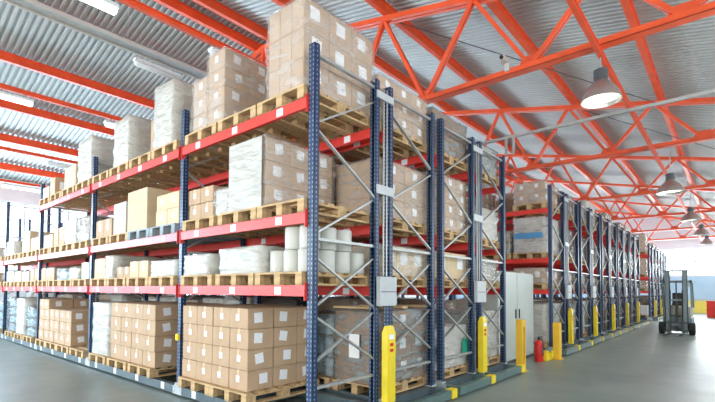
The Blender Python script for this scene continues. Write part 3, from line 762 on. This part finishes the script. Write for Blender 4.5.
# ------------------------------------------------------------------ white cabinet between the blocks
e = empty('control_cabinet', (-3.95, Y0+6.2, 0)); tag(e, 'large white metal cabinet between the two rack blocks', 'cabinet')
CW = .36; y0, y1 = -.82, 1.28
link('body', MB().box(-CW,CW,y0,y1,.02,1.93).mesh('body','cabinet'), e)
for k in range(2):
    a = y0+.02+k*(y1-y0-.02)/2; b = a+(y1-y0)/2-.03
    d = link('door', MB().box(CW,CW+.02,a,b,.06,1.9).mesh('door','cabinet',bevel=.004), e)
    hy = b-.09 if k == 0 else a+.09
    h = link('handle', MB().box(CW+.02,CW+.04,hy-.015,hy+.015,.93,1.13).mesh('handle','black'), d); h['label'] = 'black door handle'
p_ = link('warning_sticker', MB().lathe([(.045,CW+.02),(.045,CW+.024)],3,(0,y0+.22,1.42),'x').mesh('warning_sticker','amber'), e); p_['label'] = 'small yellow warning triangle'
link('plinth', MB().box(-CW-.02,CW+.03,y0-.02,y1+.02,0,.05).mesh('plinth','dark'), e)

# yellow bollards
def bollard(x, y, h, slot, lbl, mat='yellow'):
    e = empty('guard_post', (x, y, 0)); tag(e, lbl, 'bollard')
    mb = MB()
    if slot:
        mb.box(-.06,.06,-.09,-.045,.012,h).box(-.06,.06,.045,.09,.012,h).box(-.06,.06,-.045,.045,h-.14,h).box(-.06,.06,-.045,.045,.012,.14).box(-.06,-.03,-.045,.045,.14,h-.14)
        link('post', mb.mesh('post',mat), e); link('dark_slot', MB().box(-.03,-.02,-.045,.045,.14,h-.14).mesh('dark_slot','dark'), e)
    else:
        link('post', MB().box(-.07,.07,-.09,.09,.012,h).mesh('post',mat,bevel=.008), e)
    link('foot_plate', MB().box(-.1,.1,-.12,.12,0,.012).mesh('foot_plate',mat), e)
bollard(-3.07, Y0+5.26, .98, True, 'amber yellow guard post with a slot, in front of the cabinet', 'amber')
bollard(-3.0, Y0+7.32, .82, False, 'plain amber guard post to the right of the fire extinguisher', 'amber')
e = link('floor_bracket', MB().box(-.12,.10,-.22,.18,0,.16).box(-.12,.10,-.22,-.08,.16,.22).box(.1,.14,.02,.16,.05,.2).mesh('floor_bracket','yellow',bevel=.01), None, (-3.17, Y0+7.02, 0))
tag(e, 'low yellow floor bracket between extinguisher and yellow post', 'bracket')
# fire extinguisher
e = empty('fire_extinguisher', (-3.2, Y0+6.68, 0)); tag(e, 'red fire extinguisher standing on the floor by the cabinet', 'fire extinguisher')
link('cylinder', MB().lathe([(.085,0),(.09,.02),(.09,.36),(.075,.42),(.035,.455),(.03,.47)],22).mesh('cylinder','red',smooth=True), e)
link('valve', MB().lathe([(.025,.47),(.025,.51)],12).box(-.02,.09,-.012,.012,.51,.525).box(-.02,.08,-.012,.012,.54,.552).mesh('valve','black'), e)
link('hose', MB().tube([(.02,0,.5),(.09,-.04,.47),(.11,-.06,.38),(.105,-.05,.2),(.1,-.04,.14)],.012).mesh('hose','black'), e)
link('instruction_label', MB().lathe([(.0915,.14),(.0915,.30)],22).mesh('instruction_label','paper') if False else MB().box(.086,.094,-.05,.03,.16,.31).mesh('instruction_label','paper'), e)

# ------------------------------------------------------------------ forklift (reach truck) facing the camera
F = empty('forklift', (-1.50, 19.5, 0), .0); F.scale = (.86, 1, 1); tag(F, 'grey forklift truck with a tall mast parked in the aisle', 'forklift')
def fk(name, mb, mat, parent=F, **k): return link(name, mb.mesh(name, mat, **k), parent)
for s in (-1, 1):
    m = fk('mast_rail', MB().box(s*.30-.09,s*.30+.09,-.02,.0,.06,2.3).box(s*.30-.09,s*.30-.065,-.02,.16,.06,2.3).box(s*.30+.065,s*.30+.09,-.02,.16,.06,2.3).box(s*.24-.03,s*.24+.03,.03,.12,.1,2.2), 'forkgrey')
    fk('lift_chain', MB().box(s*.2-.012,s*.2+.012,.04,.055,.2,1.6), 'dark')
    fk('fork', MB().box(s*.22-.05,s*.22+.05,-1.05,-.06,.05,.085).box(s*.22-.05,s*.22+.05,-.09,-.05,.05,.5), 'dark')
    fk('guard_leg', MB().bar((s*.50,.3,.95),(s*.47,.36,1.9),.06,.06,(0,1,0)).bar((s*.50,1.3,.95),(s*.47,1.15,1.9),.06,.06,(0,1,0)), 'forkgrey')
    w = fk('wheel', MB().lathe([(.12,-.11),(.2,-.1),(.22,-.07),(.22,.07),(.2,.1),(.12,.11)],24,(s*.52,.1,.22),'x'), 'rubber', smooth=False)
    fk('hub', MB().lathe([(.1,-.115),(.1,.115)],16,(s*.52,.1,.22),'x'), 'plate', w)
    w2 = fk('wheel', MB().lathe([(.1,-.08),(.17,-.07),(.18,-.05),(.18,.05),(.17,.07),(.1,.08)],20,(s*.42,1.45,.18),'x'), 'rubber')
fk('crosshead', MB().box(-.41,.41,0,.08,2.28,2.32), 'forkgrey')
fk('mast_crossbar', MB().box(-.3,.3,.02,.06,1.2,1.28).box(-.3,.3,.02,.06,.3,.4), 'forkgrey')
fk('fork_carriage', MB().box(-.42,.42,-.05,-.02,.12,.18).box(-.42,.42,-.05,-.02,.40,.46), 'dark')
fk('lift_cylinder', MB().lathe([(.04,.1),(.04,1.2),(.025,1.2),(.025,1.9)],14,(0,.09,0)), 'dark')
fk('chassis', MB().box(-.50,.50,.22,1.7,.16,.62), 'forkgrey', bevel=.03)
fk('engine_cover', MB().box(-.48,.48,.62,1.68,.62,1.02), 'forkbody', bevel=.05)
fk('side_panel', MB().box(-.50,-.36,.25,.7,.6,1.0).box(.36,.50,.25,.7,.6,1.0), 'forkbody', bevel=.03)
fk('seat', MB().box(-.24,.24,.78,1.2,1.02,1.12).box(-.24,.24,1.1,1.24,1.1,1.5), 'black', bevel=.03)
fk('steering_wheel', MB().lathe([(.14,0),(.17,0),(.17,.03),(.14,.03),(.14,0)],20,(0,.5,1.14)).tube([(0,.42,.9),(0,.5,1.15)],.03), 'black')
fk('overhead_guard', MB().box(-.52,.52,.28,.35,1.88,1.95).box(-.52,.52,1.15,1.22,1.88,1.95).box(-.52,-.45,.28,1.22,1.88,1.95).box(.45,.52,.28,1.22,1.88,1.95).box(-.27,-.24,.3,1.2,1.9,1.93).box(-.01,.02,.3,1.2,1.9,1.93).box(.24,.27,.3,1.2,1.9,1.93), 'forkgrey')
fk('work_light', MB().box(-.46,-.36,.2,.27,1.72,1.84).box(.36,.46,.2,.27,1.72,1.84), 'plate')
for k in range(2):
    o = link('storage_crate', MB().box(-.5,.5,-.4,.4,0,.06).box(-.5,.5,-.4,-.36,.06,.48).box(-.5,.5,.36,.4,.06,.48).box(-.5,-.46,-.36,.36,.06,.48).box(.46,.5,-.36,.36,.06,.48).box(-.52,.52,-.42,-.40,.40,.50).box(-.52,.52,-.42,-.40,.2,.24).mesh('storage_crate','beam'), None, (-.62, 34.5, .002+k*.50))
    tag(o, 'red slatted crate by the back wall, %s of the two' % ('upper','lower')[1-k], 'crate', 'red crates at the back')

# ------------------------------------------------------------------ light
w = bpy.data.worlds.new('World'); bpy.context.scene.world = w; w.use_nodes = True
bg = w.node_tree.nodes['Background']; bg.inputs[0].default_value = (.80, .92, 1, 1); bg.inputs[1].default_value = 3.0
def wl(rad, wd, ht): return rad*PI*wd*ht
COOL = (.86, .95, 1.0)
# daylight standing outside each window band
area((XL-.6, 15, 3.0), (0, -PI/2, 0), 4.2, 48, wl(21, 4.2, 48), (.55,.79,1))
area((XR+.6, 15, 3.4), (0, PI/2, 0), 3.6, 48, wl(1.6, 3.6, 48), (1,.98,.94))  # added fill for the rack ends, behind the unseen right-hand windows
area((-16.2, YF-.6, 3.1), (PI/2, 0, 0), 11, 4.2, wl(18, 11, 4.2), (.74,.88,1))
area((-4.2, YF-.6, 3.1), (PI/2, 0, 0), 12.5, 4.2, wl(7.5, 12.5, 4.2), (1,.97,.91))
area((-9.7, YB+.6, 3.7), (-PI/2, 0, 0), 24, 2.4, wl(24, 24, 2.4), COOL)

# ------------------------------------------------------------------ camera
cam = bpy.data.cameras.new('Camera'); co = bpy.data.objects.new('Camera', cam); C.objects.link(co)
f, yaw, pit, rol, shy = 438.17, 40.406, 1.946, .3316, 74.53
a, b, c = map(math.radians, (yaw, pit, rol))
Fv = Vector((-math.sin(a)*math.cos(b), math.cos(a)*math.cos(b), math.sin(b)))
R = Vector((math.cos(a), math.sin(a), 0)); U = R.cross(Fv)
R2 = R*math.cos(c)+U*math.sin(c); U2 = -R*math.sin(c)+U*math.cos(c)
co.matrix_world = Matrix(((R2.x,U2.x,-Fv.x,0),(R2.y,U2.y,-Fv.y,0),(R2.z,U2.z,-Fv.z,1.52),(0,0,0,1)))
cam.sensor_fit = 'HORIZONTAL'; cam.sensor_width = 36; cam.lens = f*36/715; cam.shift_y = shy/715; cam.clip_start = .05; cam.clip_end = 200
sc = bpy.context.scene; sc.camera = co
sc.view_settings.view_transform = 'Standard'; sc.view_settings.look = 'None'; sc.view_settings.gamma = 1; sc.view_settings.exposure = .12
sc.view_settings.use_curve_mapping = False
try:
    sc.cycles.use_denoising = True; sc.cycles.max_bounces = 10; sc.cycles.diffuse_bounces = 5; sc.cycles.transparent_max_bounces = 16
except Exception: pass
